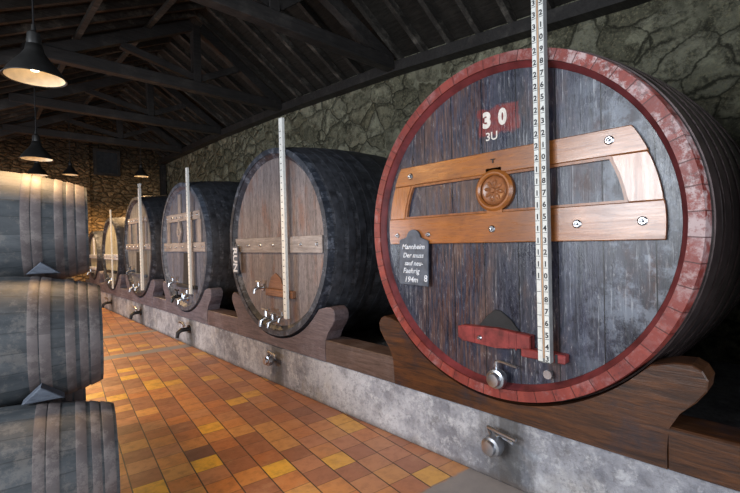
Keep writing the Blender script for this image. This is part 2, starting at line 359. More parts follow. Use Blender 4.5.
M['barrel1'] = stave_mat('weathered_barrel_staves', (.034, .042, .050), (.105, .115, .125), 22, .6, worn=(.21, .19, .175), amt=.4, wlo=.5, lines=.4)
M['barrel_hoop'] = stave_mat('wooden_barrel_hoop', (.07, .058, .06), (.155, .13, .13), 9, .55, worn=(.25, .22, .21), amt=.4, wlo=.48, lines=0)
M['chock'] = wood('blue_grey_chock', (.06, .07, .095), (.11, .13, .165), 'x', .7)

# ---------------------------------------------------------------- the room
XW, YF, XL, YN = 4.9, 15.6, -3.6, -4.0
KN = [(-4.0, -.55), (1.3, -.45), (4.47, -.17), (7.68, 0), (10.6, .08), (13.4, .10), (15.6, .10)]
def zo(y):
    for (a, p), (b, q) in zip(KN, KN[1:]):
        if y <= b: return p + (q-p)*(y-a)/(b-a)
    return KN[-1][1]
RX, RZ, EZ = 3.0, 5.80, 4.62          # ridge, right eave (at the second truss)
SL = .49; XK = -.1
def roofz(x, y): return zo(y) + (RZ-(RX-max(x, XK))*SL-max(0, XK-x)*.03 if x < RX else RZ-(x-RX)*(RZ-EZ)/(XW-RX))

bm = B(); box(bm, XL-.2, XW+.3, YN-.2, YF+.3, -.15, 0); o = obj('floor', bm, M['floor']); tag(o, kind='structure')
def wall_strip(name, pts_y, x0, x1, ztop, mat):
    bm = B(); ys = [k[0] for k in KN]
    lo = []; hi = []
    for y in ys:
        lo.append([bm.verts.new((x, y, 0)) for x in (x0, x1)]); hi.append([bm.verts.new((x, y, ztop(y))) for x in (x0, x1)])
    for i in range(len(ys)-1):
        for s in (0, 1): bm.faces.new((lo[i][s], lo[i+1][s], hi[i+1][s], hi[i][s]))
        bm.faces.new((hi[i][0], hi[i][1], hi[i+1][1], hi[i+1][0])); bm.faces.new((lo[i][0], lo[i][1], lo[i+1][1], lo[i+1][0]))
    for i in (0, -1): bm.faces.new((lo[i][0], lo[i][1], hi[i][1], hi[i][0]))
    o = obj(name, bm, mat); return tag(o, kind='structure')
wall_strip('wall_right', None, XW, XW+.3, lambda y: roofz(XW, y)-.02, M['stone'])
# far wall as a gable
bm = B(); pr = [(XL, 0), (XW, 0), (XW, roofz(XW, YF)-.02), (RX, roofz(RX, YF)-.02), (XK, roofz(XK, YF)-.02), (XL, roofz(XL, YF)-.02)]
a = [bm.verts.new((x, YF, z)) for x, z in pr]; b = [bm.verts.new((x, YF+.3, z)) for x, z in pr]
bm.faces.new(a); bm.faces.new(b)
for i in range(6): bm.faces.new((a[i], a[(i+1) % 6], b[(i+1) % 6], b[i]))
tag(obj('wall_far', bm, M['far_stone']), kind='structure')
# left wall with a doorway and a window opening, near wall with a wide entrance
bm = B(); H = 1.75
def lw(y0, y1, z0, z1): box(bm, XL-.3, XL, y0, y1, z0, z1)
lw(YN, .8, 0, 3.55); lw(.8, 3.4, 0, 1.45); lw(3.4, 7.3, 0, 3.7); lw(7.3, 9.9, 0, .5); lw(7.3, 9.9, 2.1, 3.9); lw(9.9, YF, 0, 4.1)
tag(obj('wall_left', bm, M['plaster']), kind='structure')
bm = B(); zt = 3.0
box(bm, XL, -1.4, YN-.3, YN, 0, 3.5); box(bm, 1.8, XW, YN-.3, YN, 0, 3.9); box(bm, -1.4, 1.8, YN-.3, YN, 3.0, 3.2)
tag(obj('wall_near', bm, M['plaster']), kind='structure')
# window on the far wall
t = thing('window_1', 'dark shuttered window high in the far wall', 'window'); t['kind'] = 'structure'
bm = B(); box(bm, 2.85, 3.45, YF-.05, YF-.01, 3.98, 4.66); obj('pane', bm, M['glass'], t)
bm = B(); strip(bm, [(2.78, 3.91), (3.52, 3.91), (3.52, 4.73), (2.78, 4.73)], [(2.86, 3.99), (3.44, 3.99), (3.44, 4.65), (2.86, 4.65)], 0, .07)
bmesh.ops.transform(bm, matrix=Matrix(((0, 1, 0, 0), (1, 0, 0, YF-.075), (0, 0, 1, 0), (0, 0, 0, 1))), verts=bm.verts); obj('window_frame', bm, M['truss'], t)
bm = B(); box(bm, 2.38, 2.66, YF-.12, YF-.005, 0, 4.95); tag(obj('trim_2', bm, M['far_stone']), kind='structure')
# plinth
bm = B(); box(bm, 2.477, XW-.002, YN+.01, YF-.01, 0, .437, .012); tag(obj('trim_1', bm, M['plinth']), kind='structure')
# roof
ceil = thing('ceiling', 'dark boarded roof underside', 'ceiling'); ceil['kind'] = 'structure'
bm = B(); ys = [k[0] for k in KN]
for xa, xb in ((XL-.3, XK), (XK, RX), (RX, XW+.35)):
    g = [[[bm.verts.new((x, y, roofz(x, y)+dz)) for x in (xa, xb)] for y in ys] for dz in (0, .06)]
    for i in range(len(ys)-1):
        for q in (0, 1): bm.faces.new((g[q][i][0], g[q][i][1], g[q][i+1][1], g[q][i+1][0]))
obj('roof_boards', bm, M['roof_board'], ceil)
y = -.2; i = 0
while y < YF-.1:
    for xa, xb in ((RX, XW),) + ((XK, RX),):
        bm = B(); bar(bm, (xa+(.02 if xa == RX else 0), y, roofz(xa, y)-.055), (xb-.02, y, roofz(xb, y)-.055), .07, .10)
        obj('rafter', bm, M['rafter'], ceil)
    y += .46; i += 1
for xb, n in ((2.2, 0), (1.2, 0), (.1, 0)):   # purlins on the rafters
    bm = B(); vs = []
    for y in ys[:]:
        zz = roofz(xb, y)-.11-.035; vs.append([bm.verts.new((xb+dx, y, zz+dz)) for dx, dz in ((-.035, -.03), (.035, -.03), (.035, .03), (-.035, .03))])
    for a, b in zip(vs, vs[1:]):
        for k in range(4): bm.faces.new((a[k], a[(k+1) % 4], b[(k+1) % 4], b[k]))
    bm.faces.new(vs[0]); bm.faces.new(vs[-1])
    obj('purlin', bm, M['rafter'], ceil)
# wall plate along the top of the right wall
bm = B(); vs = []
for y in ys:
    zz = zo(y)+4.34; vs.append([bm.verts.new((x, y if y < YF else YF-.01, z)) for x, z in ((4.70, zz), (XW-.003, zz), (XW-.003, zz+.15), (4.70, zz+.15))])
for a, b in zip(vs, vs[1:]):
    for k in range(4): bm.faces.new((a[k], a[(k+1) % 4], b[(k+1) % 4], b[k]))
bm.faces.new(vs[0]); bm.faces.new(vs[-1]); obj('wall_plate', bm, M['truss'], ceil)
tl = ['nearest roof truss, its tie beam running off the top of the picture', 'roof truss behind the nearest one, above the vat with brown planks',
      'third roof truss from the viewer, above the vat with a diamond carving', 'farthest roof truss, just before the brown end wall']
for i, y in enumerate((4.47, 7.68, 10.6, 13.4)):
    t = thing('roof_truss', tl[i], 'roof truss', (0, y, 4.36+zo(y)), group='timber roof trusses')
    z0 = -(4.36+zo(y)); top = lambda x: roofz(x, y)-.18-.09+z0
    kx = [2.67, 3.0, 3.05, 3.05][i]
    bm = B(); box(bm, .55, 4.695, -.08, .08, 0, .18, .01); obj('tie_beam', bm, M['truss'], t)
    bm = B(); box(bm, kx-.07, kx+.07, -.07, .07, .18, top(RX)+.02, .008); obj('king_post', bm, M['truss'], t)
    bm = B(); bar(bm, (4.66, 0, top(4.66)+.0), (kx+.07, 0, top(kx)), .12, .17); obj('principal_rafter', bm, M['truss'], t)
    bm = B(); bar(bm, (kx-.07, 0, top(kx)), (XK, 0, top(XK)), .12, .17); obj('principal_rafter', bm, M['truss'], t)
    bm = B(); bar(bm, (XK-.02, 0, top(XK)-.02), (XL+.02, 0, top(XL)-.02), .12, .17); obj('side_beam', bm, M['truss'], t)
    bm = B(); bar(bm, (kx+.07, 0, .26), (kx+.78, 0, top(kx+.78)-.07), .09, .11); obj('strut', bm, M['truss'], t)
    bm = B(); bar(bm, (kx-.07, 0, .26), (1.8, 0, top(1.8)-.08), .09, .11); obj('strut', bm, M['truss'], t)
bm = B(); bar(bm, (4.78, 15.45, .44), (4.78, 15.45, 4.4), .16, .16, (0, 1, 0)); o = obj('wall_post', bm, M['truss']); tag(o, 'dark timber post in the far corner by the stone wall', 'post')

# ---------------------------------------------------------------- vats
X0 = 2.437      # plane of the rims
def vat_shell(t, R, L, rim_mat, bevel_mat, head, body, hoop, n=112, fw_=.064, bv=.03, e=.009):
    Bq = .085*R
    rad = lambda x: R + Bq*(1-((x-L/2)/(L/2))**2)
    bm = B(); lathe(bm, [(.075, rad(.075)+.001), (.0, R), (.0, R-fw_), (.075, R-fw_-.001)], n=n, closed=True)
    obj('rim', bm, rim_mat, t, .5)
    bm = B(); lathe(bm, [(.012, R-fw_-.001), (.055, R-fw_-bv), (.078, R-fw_-bv), (.078, R-fw_-.001)], n=n, closed=True)
    obj('head_bevel', bm, bevel_mat, t, .5)
    bm = B(); lathe(bm, [(.055, R-fw_-bv-.001), (.095, R-fw_-bv-.001)], n=n, caps=True); obj('head', bm, M[head], t, .5)
    bm = B(); xs = [.076]+[L*q/14 for q in range(1, 15)]
    lathe(bm, [(x, rad(x)) for x in xs] + [(L, R-.05), (.09, R-.05)], n=n, closed=True)
    obj('staves', bm, M[body], t, .6)
    for a, w_ in ((.10, .08), (.235, .08), (.37, .08), (.52, .07), (.72, .07), (1.0, .07), (L-.95, .07), (L-.55, .08), (L-.2, .1)):
        if a+w_ > L: continue
        bm = B()
        lathe(bm, [(a, rad(a)+.001), (a, rad(a)+e), (a+w_, rad(a+w_)+e), (a+w_, rad(a+w_)+.001)], n=n, closed=True)
        obj('hoop', bm, M[hoop], t, .6)
def bolt(t, y, z, x=0, r=.022, name='bolt', mat='chrome'):
    bm = B(); lathe(bm, [(x+.003, r), (x-.004, r), (x-.010, r*.7), (x-.010, r*.42), (x-.024, r*.40), (x-.026, r*.25)], n=14, center=(0, y, z), caps=True)
    obj(name, bm, M[mat], t, .6)
def tap(t, y, z, x=.055, s=1, handle='chrome', big=True):
    """round capped valve with a bent lever"""
    b_ = B(); lathe(b_, [(x+.01, .028*s), (x-.05*s, .028*s), (x-.05*s, .058*s), (x-.075*s, .066*s), (x-.10*s, .06*s), (x-.105*s, .045*s), (x-.135*s, .04*s), (x-.138*s, .012*s)], n=20, center=(0, y, z), caps=True)
    f = obj('tap', b_, M['chrome'], t, .6)
    b_ = B(); tube(b_, [(x-.06*s, y+.01*s, z+.05*s), (x-.06*s, y+.01*s, z+.105*s), (x-.062*s, y-.02*s, z+.11*s), (x-.07*s, y-.14*s, z+.095*s)], [.012*s, .012*s, .01*s, .008*s], 8)
    obj('tap_lever', b_, M[handle], f, .7)
def spigot(t, y, z, x=.055, s=1, mat='chrome'):
    """faucet with a spout and T handle"""
    b_ = B(); tube(b_, [(x+.01, y, z), (x-.10*s, y, z), (x-.13*s, y, z-.02*s), (x-.14*s, y, z-.07*s)], [.02*s, .022*s, .02*s, .016*s], 10)
    lathe(b_, [(x+.008, .045*s), (x-.012, .045*s)], n=14, center=(0, y, z), caps=True)
    tube(b_, [(x-.075*s, y, z), (x-.075*s, y, z+.075*s)], [.018*s, .012*s], 8)
    f = obj('tap', b_, M[mat], t, .6)
    b_ = B(); tube(b_, [(x-.075*s, y-.06*s, z+.085*s), (x-.075*s, y, z+.075*s), (x-.075*s, y+.06*s, z+.085*s)], .010*s, 8); obj('tap_lever', b_, M[mat], f, .7)

# --- vat 1
R1, C1 = 1.094, (X0, 1.459, 1.667)
v = thing('wine_vat', 'giant red-rimmed vat numbered 30, nearest in the row', 'wine vat', C1, group='wine vats on the stone plinth')
vat_shell(v, R1, 2.35, M['red_rim'], M['red_bevel'], 'head1', 'body1', 'hoop_rust', n=168)
def arc(r, a0, a1, n): return [(r*math.cos(a0+(a1-a0)*i/n), r*math.sin(a0+(a1-a0)*i/n)) for i in range(n+1)]
HX = .055
zt, zb, Rf = .497, -.093, .938
def lim(z, r): return math.asin(z/r)
# right and left (in y) outlines of the oak frame on the head
t_ = .145
Ri = Rf-.155
bt, bb = zt-.142, zb+.195
for z0_, z1_ in ((bt, zt), (zb, bb)):   # the two horizontal rails
    out = arc(Rf, lim(z0_, Rf), lim(z1_, Rf), 8); poly = out + [(-y, z) for y, z in reversed(out)]
    bm = B(); prism(bm, poly, HX-.030, HX+.002, .004); obj('rail', bm, M['oak'], v)
for s in (1, -1):
    out = arc(Rf-.004, lim(bb+.001, Rf), lim(bt-.001, Rf), 8); inn = arc(Ri, lim(bb+.001, Ri), lim(bt-.001, Ri), 8)
    poly = [(s*y, z) for y, z in out + inn[::-1]]
    bm = B(); prism(bm, poly, HX-.028, HX+.002, .004); obj('end_board', bm, M['oak_end'], v)
# moulding round the opening
out = [(y, z) for y, z in arc(Ri, lim(bb+.001, Ri), lim(bt-.001, Ri), 8)]; ring_o = out + [(-y, z) for y, z in reversed(out)]
out = [(y-.014, z) for y, z in arc(Ri-.004, lim(bb+.015, Ri), lim(bt-.015, Ri), 8)]; ring_i = out + [(-y, z) for y, z in reversed(out)]
bm = B(); strip(bm, ring_o, ring_i, HX-.022, HX+.002); obj('moulding', bm, M['carve'], v)
# medallion
my, mz = -.008, .244
bm = B(); lathe(bm, [(HX+.002, .135), (HX-.030, .135), (HX-.046, .118), (HX-.046, .108), (HX-.034, .098), (HX-.030, .098), (HX+.002, .09)], n=48, center=(0, my, mz), closed=True)
for sgn in (1, -1): box(bm, HX-.030, HX+.002, my-.055, my+.055, min(mz+sgn*.125, mz+sgn*.145), max(mz+sgn*.125, mz+sgn*.145))
md = obj('medallion', bm, M['oak'], v, .5)
bm = B(); lathe(bm, [(HX+.002, .094), (HX-.026, .094), (HX-.036, .084), (HX-.030, .074), (HX-.034, .02), (HX-.050, .012)], n=40, center=(0, my, mz), caps=True)
for q in range(8):
    a = q*PI/4+.2; d = Vector((0, math.cos(a), math.sin(a))); n_ = Vector((0, -math.sin(a), math.cos(a))); c0 = Vector((HX-.030, my, mz))
    tube(bm, [c0+d*.012, c0+d*.035, c0+d*.055, c0+d*.070], [.004, .012, .014, .004], 8)
obj('rosette', bm, M['carve'], md, .7)
for y, z in ((2.160, 2.091), (.766, 2.103), (1.47, 1.662), (.937, 1.67), (.62, 1.67)): bolt(v, y-C1[1], z-C1[2], HX-.030, .024)
bm = B(); box(bm, HX-.038, HX-.028, -.024, .008, .442, .447); box(bm, HX-.038, HX-.028, -.011, -.005, .420, .445); obj('staple', bm, M['black_iron'], v)
for y in (2.31, 2.00): bolt(v, y-C1[1], 1.642-C1[2], HX-.030, .018, 'hook_screw')
# stencilled number
g = text_bm('3', .135, .001, .008); face_minus_x(g, HX-.0015, 1.508-C1[1], 2.335-C1[2], 0, .9)
g2 = text_bm('0', .135, .001, .008); face_minus_x(g2, HX-.0015, 1.395-C1[1], 2.335-C1[2], 0, .8); merge(g, g2)
obj('stencilled_number', g, M['stencil'], v)['label'] = 'white stencilled 30 on the red patch'
g = text_bm('3U', .075, .001, .001); face_minus_x(g, HX-.0015, 1.475-C1[1], 2.245-C1[2]); obj('stencilled_number', g, M['stencil'], v)['label'] = 'smaller faded number under the red patch'
# manhole bar and bracket
def zz(z): return z-C1[2]
def yy(y): return y-C1[1]
bm = B(); pts = [(yy(1.735), zz(.925)), (yy(1.70), zz(.905)), (yy(1.44), zz(.895)), (yy(1.21), zz(.925)), (yy(1.21), zz(1.005)), (yy(1.44), zz(1.022)), (yy(1.70), zz(1.012)), (yy(1.735), zz(1.0))]
prism(bm, pts, HX-.06, HX, .006)
for q in (1.60, 1.52, 1.35, 1.30): box(bm, HX-.063, HX-.058, yy(q), yy(q)+.008, zz(.905), zz(1.012))
obj('manhole_bar', bm, M['red_paint'], v)
bolt(v, yy(1.56), zz(.945), HX-.06, .016)
bm = B(); box(bm, HX-.065, HX, yy(1.27), yy(1.005), zz(.872), zz(.925), .006); ob = obj('bottom_bracket', bm, M['red_paint'], v)
bm = B(); box(bm, HX-.068, HX-.063, yy(1.06), yy(1.045), zz(.874), zz(.923)); obj('bracket_notch', bm, M['dark_gap'], ob)
bm = B(); prism(bm, [(yy(1.60), zz(1.01)), (yy(1.30), zz(1.01)), (yy(1.36), zz(1.08)), (yy(1.43), zz(1.13)), (yy(1.47), zz(1.135)), (yy(1.53), zz(1.09))], HX-.014, HX, .004); obj('manhole_door', bm, M['dark_gap'], v)
tap(v, yy(1.43), zz(.705), HX, 1.0)
b_ = B(); lathe(b_, [(HX+.01, .016), (HX-.03, .016), (HX-.03, .026), (HX-.05, .026)], n=14, center=(0, yy(1.115), zz(.79)), caps=True); obj('bung_plug', b_, M['chrome'], v, .6)

# chalkboard hung from the frame
cb = thing('chalkboard', 'small slate chalkboard with chalk writing hanging from the oak frame', 'chalkboard', (X0+HX-.045, 2.135, 1.44), (math.radians(1.5), 0, 0))
bm = B(); pts = [(-.158, -.18), (.158, -.18), (.158, .15)] + [(.158-.03*(1-math.cos(q)), .15+.02*math.sin(q)) for q in (.5, 1)] + [(.085, .178)] + [(.072*math.cos(q), .185+.058*math.sin(q)) for q in [PI*i/8 for i in range(9)]] + [(-.085, .178), (-.158, .16)]
prism(bm, [(y*.9, z) for y, z in pts], -.008, .008, .002); obj('board', bm, M['slate'], cb)
g = B()
for s, z, y, sz in (('Mannheim', .095, .0, .054), ('Der muss', .03, .0, .052), ('sauf neu-', -.03, -.005, .05), ('Faehrig', -.09, .02, .056), ('194m', -.158, .02, .06)):
    q = text_bm(s, sz, .0008, .0006, 1.0, .25); face_minus_x(q, -.0095, y, z, .02); merge(g, q)
q = text_bm('8', .07, .0008, .0006); face_minus_x(q, -.0095, -.125, -.145, 0); merge(g, q)
obj('handwriting', g, M['chalk'], cb)

# --- measuring rods
def rod(y, z0, z1, label, numbers=False, w_=.07, d=.045, x=X0-.012, lean=0, fork=False, mat='white_paint'):
    t = thing('measuring_rod', label, 'measuring rod', (x-d/2, y, z0), (lean, 0, 0), 'measuring rods on the vats')
    h = z1-z0
    bm = B(); box(bm, -d/2, d/2, -w_/2, w_/2, 0, h, .003); obj('rod', bm, M['rod_side'] if numbers else M[mat], t)
    if numbers:
        for s, yo in ((1, .021), (-1, -.020)):
            bm = B(); box(bm, -d/2-.004, -d/2, yo-.0135, yo+.0135, .01, h-.002, .001); obj('scale_strip', bm, M['white_paint'], t)
        bm = B(); box(bm, -d/2-.003, -d/2, -.004, .005, .03, h-.01); obj('centre_groove', bm, M['rod_wood'], t)
        gn = B()
        for n in range(3, 38):
            zc = .70+.068*n-z0
            if zc+.03 > h: break
            q = text_bm(str(n % 10), .042, .0004, .0012); face_minus_x(q, -d/2-.0045, -.020, zc-.015); merge(gn, q)
            box(gn, -d/2-.005, -d/2-.0039, -.032, -.010, zc-.026, zc-.023)
            if n >= 10:
                q = text_bm(str(n//10), .042, .0004, .0012); face_minus_x(q, -d/2-.0045, .021, zc-.015); merge(gn, q)
            box(gn, -d/2-.005, -d/2-.0039, .010, .033, zc-.026, zc-.023)
        obj('scale_print', gn, M['numeral'], t)
    else:
        gn = B()
        for n in range(int((h-.1)/.068)):
            box(gn, -d/2-.001, -d/2, -w_*.15, w_*.25, .08+n*.068, .087+n*.068)
        obj('tick_marks', gn, M['numeral'], t)
    if fork:
        bm = B(); bar(bm, (0, .0, h), (0, .06, h+.09), .03, .03, (1, 0, 0)); bar(bm, (0, .0, h), (0, -.06, h+.09), .03, .03, (1, 0, 0)); obj('fork', bm, M[mat], t)
    return t
rod(1.102, .875, 3.25, 'white numbered measuring rod in front of the red-rimmed vat', True)

# --- vats 2..6
def small_vat(name_label, R, cy, cz, L, rim, head, bars, posts, extra):
    t = thing('wine_vat', name_label, 'wine vat', (X0, cy, cz), group='wine vats on the stone plinth')
    vat_shell(t, R, L, M[rim], M[rim], head, 'body2', 'hoop', n=112, fw_=.06, bv=.045, e=.003)
    ri = R-.106
    for (za, zb_, mat) in bars:
        za -= cz; zb_ -= cz
        ya = math.sqrt(max(.01, ri*ri-max(abs(za), abs(zb_))**2))-.005
        bm = B(); box(bm, HX-.035, HX+.002, -ya, ya, za, zb_, .005); obj('crossbar', bm, M[mat], t)
        for q in range(7):
            yq = -ya+.08+(2*ya-.16)*q/6
            if abs(yq) > .04 or True: bolt(t, yq, (za+zb_)/2, HX-.035, .02)
    for (y0, y1, za, zb_, mat) in posts:
        bm = B(); box(bm, HX-.028, HX+.002, y0, y1, za-cz, zb_-cz, .004); obj('upright_board', bm, M[mat], t)
    extra(t, cz)
    return t
def ex0(t, cz): pass
def ex2(t, cz):
    bm = B(); box(bm, HX-.05, HX, -.40, .17, 1.01-cz, 1.09-cz, .008); obj('manhole_bar', bm, M['brown_bar'], t)
    bm = B(); prism(bm, [(.17, 1.09-cz), (-.17, 1.09-cz), (-.10, 1.22-cz), (0, 1.27-cz), (.10, 1.22-cz)], HX-.012, HX, .003); obj('manhole_door', bm, M['brown_bar'], t)
    spigot(t, .30, 1.09-cz, HX, .9); spigot(t, .10, .76-cz, HX, 1.2); spigot(t, -.02, .74-cz, HX, 1.0); spigot(t, -.20, .80-cz, HX, .8)
def ex3(t, cz):
    bm = B(); y0 = .13; prism(bm, [(y0-.10, 1.83-cz), (y0, 2.03-cz), (y0+.10, 1.83-cz), (y0, 1.64-cz)], HX-.05, HX+.002, .012); ob = obj('diamond_carving', bm, M['grey_wood_z'], t)
    bm = B(); lathe(bm, [(HX-.05, .05), (HX-.062, .045), (HX-.062, .02)], n=16, center=(0, y0, 1.83-cz), caps=True); obj('diamond_boss', bm, M['grey_wood_z'], ob)
    bm = B(); prism(bm, [(.02, 1.49-cz), (-.12, 1.49-cz), (-.26, .95-cz), (.10, .95-cz)], HX-.012, HX, .003); obj('manhole_door', bm, M['dark_gap'], t)
    bm = B(); box(bm, HX-.05, HX, -.5, .3, .93-cz, .985-cz, .006); obj('manhole_bar', bm, M['dark_gap'], t)
    spigot(t, .38, 1.0-cz, HX, 1); spigot(t, .14, .78-cz, HX, 1.3, 'black_iron'); spigot(t, -.08, .76-cz, HX, 1.1); spigot(t, -.24, .84-cz, HX, .9)
def ex4(t, cz):
    bm = B(); prism(bm, [(.18, 1.5-cz), (-.10, 1.5-cz), (-.14, 1.06-cz), (.22, 1.06-cz)], HX-.012, HX, .003); obj('manhole_door', bm, M['dark_gap'], t)
    bm = B(); box(bm, HX-.06, HX, -.52, .45, 1.0-cz, 1.06-cz, .006); obj('manhole_bar', bm, M['rim_blue'], t)
    spigot(t, .42, 1.1-cz, HX, 1.1, 'rim_blue'); spigot(t, .16, .76-cz, HX, 1.2); spigot(t, -.2, .8-cz, HX, 1.1)
def ex5(t, cz):
    bm = B(); box(bm, HX-.06, HX, -.45, .45, .98-cz, 1.05-cz, .006); obj('manhole_bar', bm, M['dark_gap'], t)
    spigot(t, .12, .84-cz, HX, 1.0, 'rim_blue'); spigot(t, -.2, .80-cz, HX, 1)
def ex6(t, cz):
    bm = B(); box(bm, HX-.06, HX, -.4, .4, 1.0-cz, 1.08-cz, .006); obj('manhole_bar', bm, M['pale_bar'], t)
    spigot(t, .1, .93-cz, HX, 1.2)
small_vat('added unseen vat right of the red-rimmed vat, past the picture edge, blocking light', 1.05, -1.34, 1.62, 2.35, 'rim_dark', 'head3', [(1.50, 1.675, 'grey_wood')], [], ex0)  # unseen extra vat, added to keep the right-hand corner dark
small_vat('dark-rimmed vat with faded brown planks and one bolted crossbar', 1.047, 4.239, 1.618, 2.3, 'rim_dark', 'head2',
          [(1.50, 1.675, 'grey_wood')], [], ex2)
small_vat('slate-blue vat with two crossbars and a diamond carving', 1.028, 7.073, 1.591, 2.3, 'rim_blue', 'head3',
          [(2.005, 2.135, 'grey_wood'), (1.51, 1.655, 'grey_wood')], [(.62, .75, 1.657, 2.003, 'grey_wood_z'), (-.75, -.62, 1.657, 2.003, 'grey_wood_z'), (.07, .19, 2.137, 2.45, 'grey_wood_z'), (-.42, -.30, .98, 1.508, 'grey_wood_z'), (-.42, -.32, 1.657, 2.003, 'grey_wood_z')], ex3)
small_vat('grey vat with two crossbars and three uprights, fourth in the row', 1.024, 9.672, 1.611, 2.3, 'rim_dark', 'head4',
          [(2.10, 2.215, 'grey_wood'), (1.555, 1.665, 'grey_wood')], [(.50, .66, 1.667, 2.098, 'grey_wood_z'), (.02, .15, 1.667, 2.098, 'grey_wood_z'), (-.60, -.45, 1.667, 2.098, 'grey_wood_z')], ex4)
small_vat('small pale-headed vat with a light crossbar, fifth in the row', .877, 12.056, 1.456, 2.1, 'rim_dark', 'head5',
          [(1.31, 1.44, 'pale_bar')], [], ex5)
small_vat('smallest vat at the far end of the row, pale with dark rim', .669, 14.175, 1.405, 1.9, 'rim_dark', 'head5',
          [(1.32, 1.42, 'pale_bar')], [(-.06, .06, 1.422, 1.9, 'pale_bar')], ex6)
rod(3.905, .80, 2.93, 'white measuring rod in front of the brown-planked vat', w_=.065, d=.035)
rod(6.64, .86, 2.80, 'white measuring rod in front of the slate-blue vat', w_=.06, d=.035)
rod(9.19, .75, 2.76, 'white forked measuring rod in front of the fourth vat', w_=.07, fork=True)
rod(11.70, .62, 2.52, 'thin pale measuring rod in front of the small fifth vat', w_=.04, d=.03)
# number tag on vat 2
t = thing('number_tag', 'narrow black tag with white characters hanging on the brown-planked vat', 'tag', (X0+HX-.078, 5.08, 1.43))
bm = B(); box(bm, -.008, .008, -.065, .065, -.19, .15, .003); obj('board', bm, M['slate'], t)
bm = B(); tube(bm, [(0, -.04, .14), (0, 0, .21), (0, .04, .14)], .004, 6); obj('cord', bm, M['black_iron'], t)
g = text_bm('RUN', .15, .0006, .004); face_minus_x(g, -.0095, .05, -.02, -PI/2, 1.0); obj('painted_characters', g, M['chalk'], t)

# ---------------------------------------------------------------- saddles and beams
SX0, SX1 = 2.462, 2.64
def saddle(cy, cz, R, mat, label, s=1):
    Rc = R+.085*R*.12+.018
    z0 = .439; wb = .925*s
    def half(sg):
        zt = .955 if cz-Rc < .62 else 1.0
        q = [(wb, .60), (wb+.015, .655), (.975*s, .735), (1.045*s, .80), (1.085*s, .86), (1.092*s, .915), (1.07*s, .957), (1.03*s, .98), (.96*s, .975)]
        return [(sg*y, z) for y, z in q]
    a0 = math.asin(min(.999, max(-.999, (.945-cz)/Rc))) if s > .9 else math.asin(max(-.999, (.945-cz)/Rc))
    # cradle arc from the right horn to the left one, below the centre
    arcp = [(Rc*math.cos(t), cz+Rc*math.sin(t)) for t in [a0 + (-PI-2*a0)*i/28 for i in range(29)]]
    poly = [(cy+y, z) for y, z in [(wb, z0)] + half(1) + arcp + half(-1)[::-1] + [(-wb, z0)]]
    bm = B(); prism(bm, poly, SX0, SX1, .006)
    o = obj('saddle', bm, M[mat]); tag(o, label, 'saddle', 'scrolled saddles under the vats'); return o
saddle(1.459, 1.667, 1.094, 'saddle1', 'dark brown scrolled saddle cradling the red-rimmed vat')
saddle(-1.34, 1.62, 1.05, 'saddle2', 'grey scrolled saddle of the added unseen vat past the right picture edge')  # belongs to the added light-blocking vat
saddle(4.239, 1.618, 1.047, 'saddle2', 'mauve-grey scrolled saddle cradling the brown-planked vat')
saddle(7.073, 1.591, 1.028, 'saddle3', 'slate-grey saddle cradling the vat with the diamond carving', .98)
saddle(9.672, 1.611, 1.024, 'saddle3', 'slate-grey saddle cradling the fourth vat', .97)
saddle(12.056, 1.456, .877, 'saddle3', 'slate-grey saddle cradling the small fifth vat', .86)
saddle(14.175, 1.405, .669, 'saddle3', 'slate-grey saddle cradling the smallest vat at the far end', .70)
SW = [(-1.34, 1), (1.459, 1), (4.239, 1), (7.073, .98), (9.672, .97), (12.056, .86), (14.175, .70)]
ed = [YN+.02] + sum([[c-.925*s-.0005, c+.925*s+.0005] for c, s in SW], []) + [YF-.02]
bl = ['grey beam on the plinth before the first vat, behind the viewer', 'dark brown beam on the plinth at the right edge, beyond the red-rimmed vat', 'brown beam on the plinth between the red-rimmed and brown-planked vats', 'grey beam on the plinth between the brown-planked and slate-blue vats',
      'grey beam on the plinth between the slate-blue and fourth vats', 'grey beam on the plinth between the fourth and fifth vats', 'grey beam on the plinth between the two smallest vats', 'grey beam on the plinth beyond the last vat']
bmts = ['saddle2', 'saddle1', 'brown_beam', 'saddle2', 'saddle3', 'saddle3', 'saddle3', 'saddle3']
M['brown_beam'] = wood('brown_grey_beam', (.06, .035, .026), (.13, .085, .07), 'y', .5, .4, worn=(.2, .16, .15), wornamt=.4)
for i in range(8):
    bm = B(); box(bm, SX0+.003, SX1+.05, ed[2*i], ed[2*i+1], .439, .655, .008)
    o = obj('beam', bm, M[bmts[i]]); tag(o, bl[i], 'beam', 'beams along the plinth')

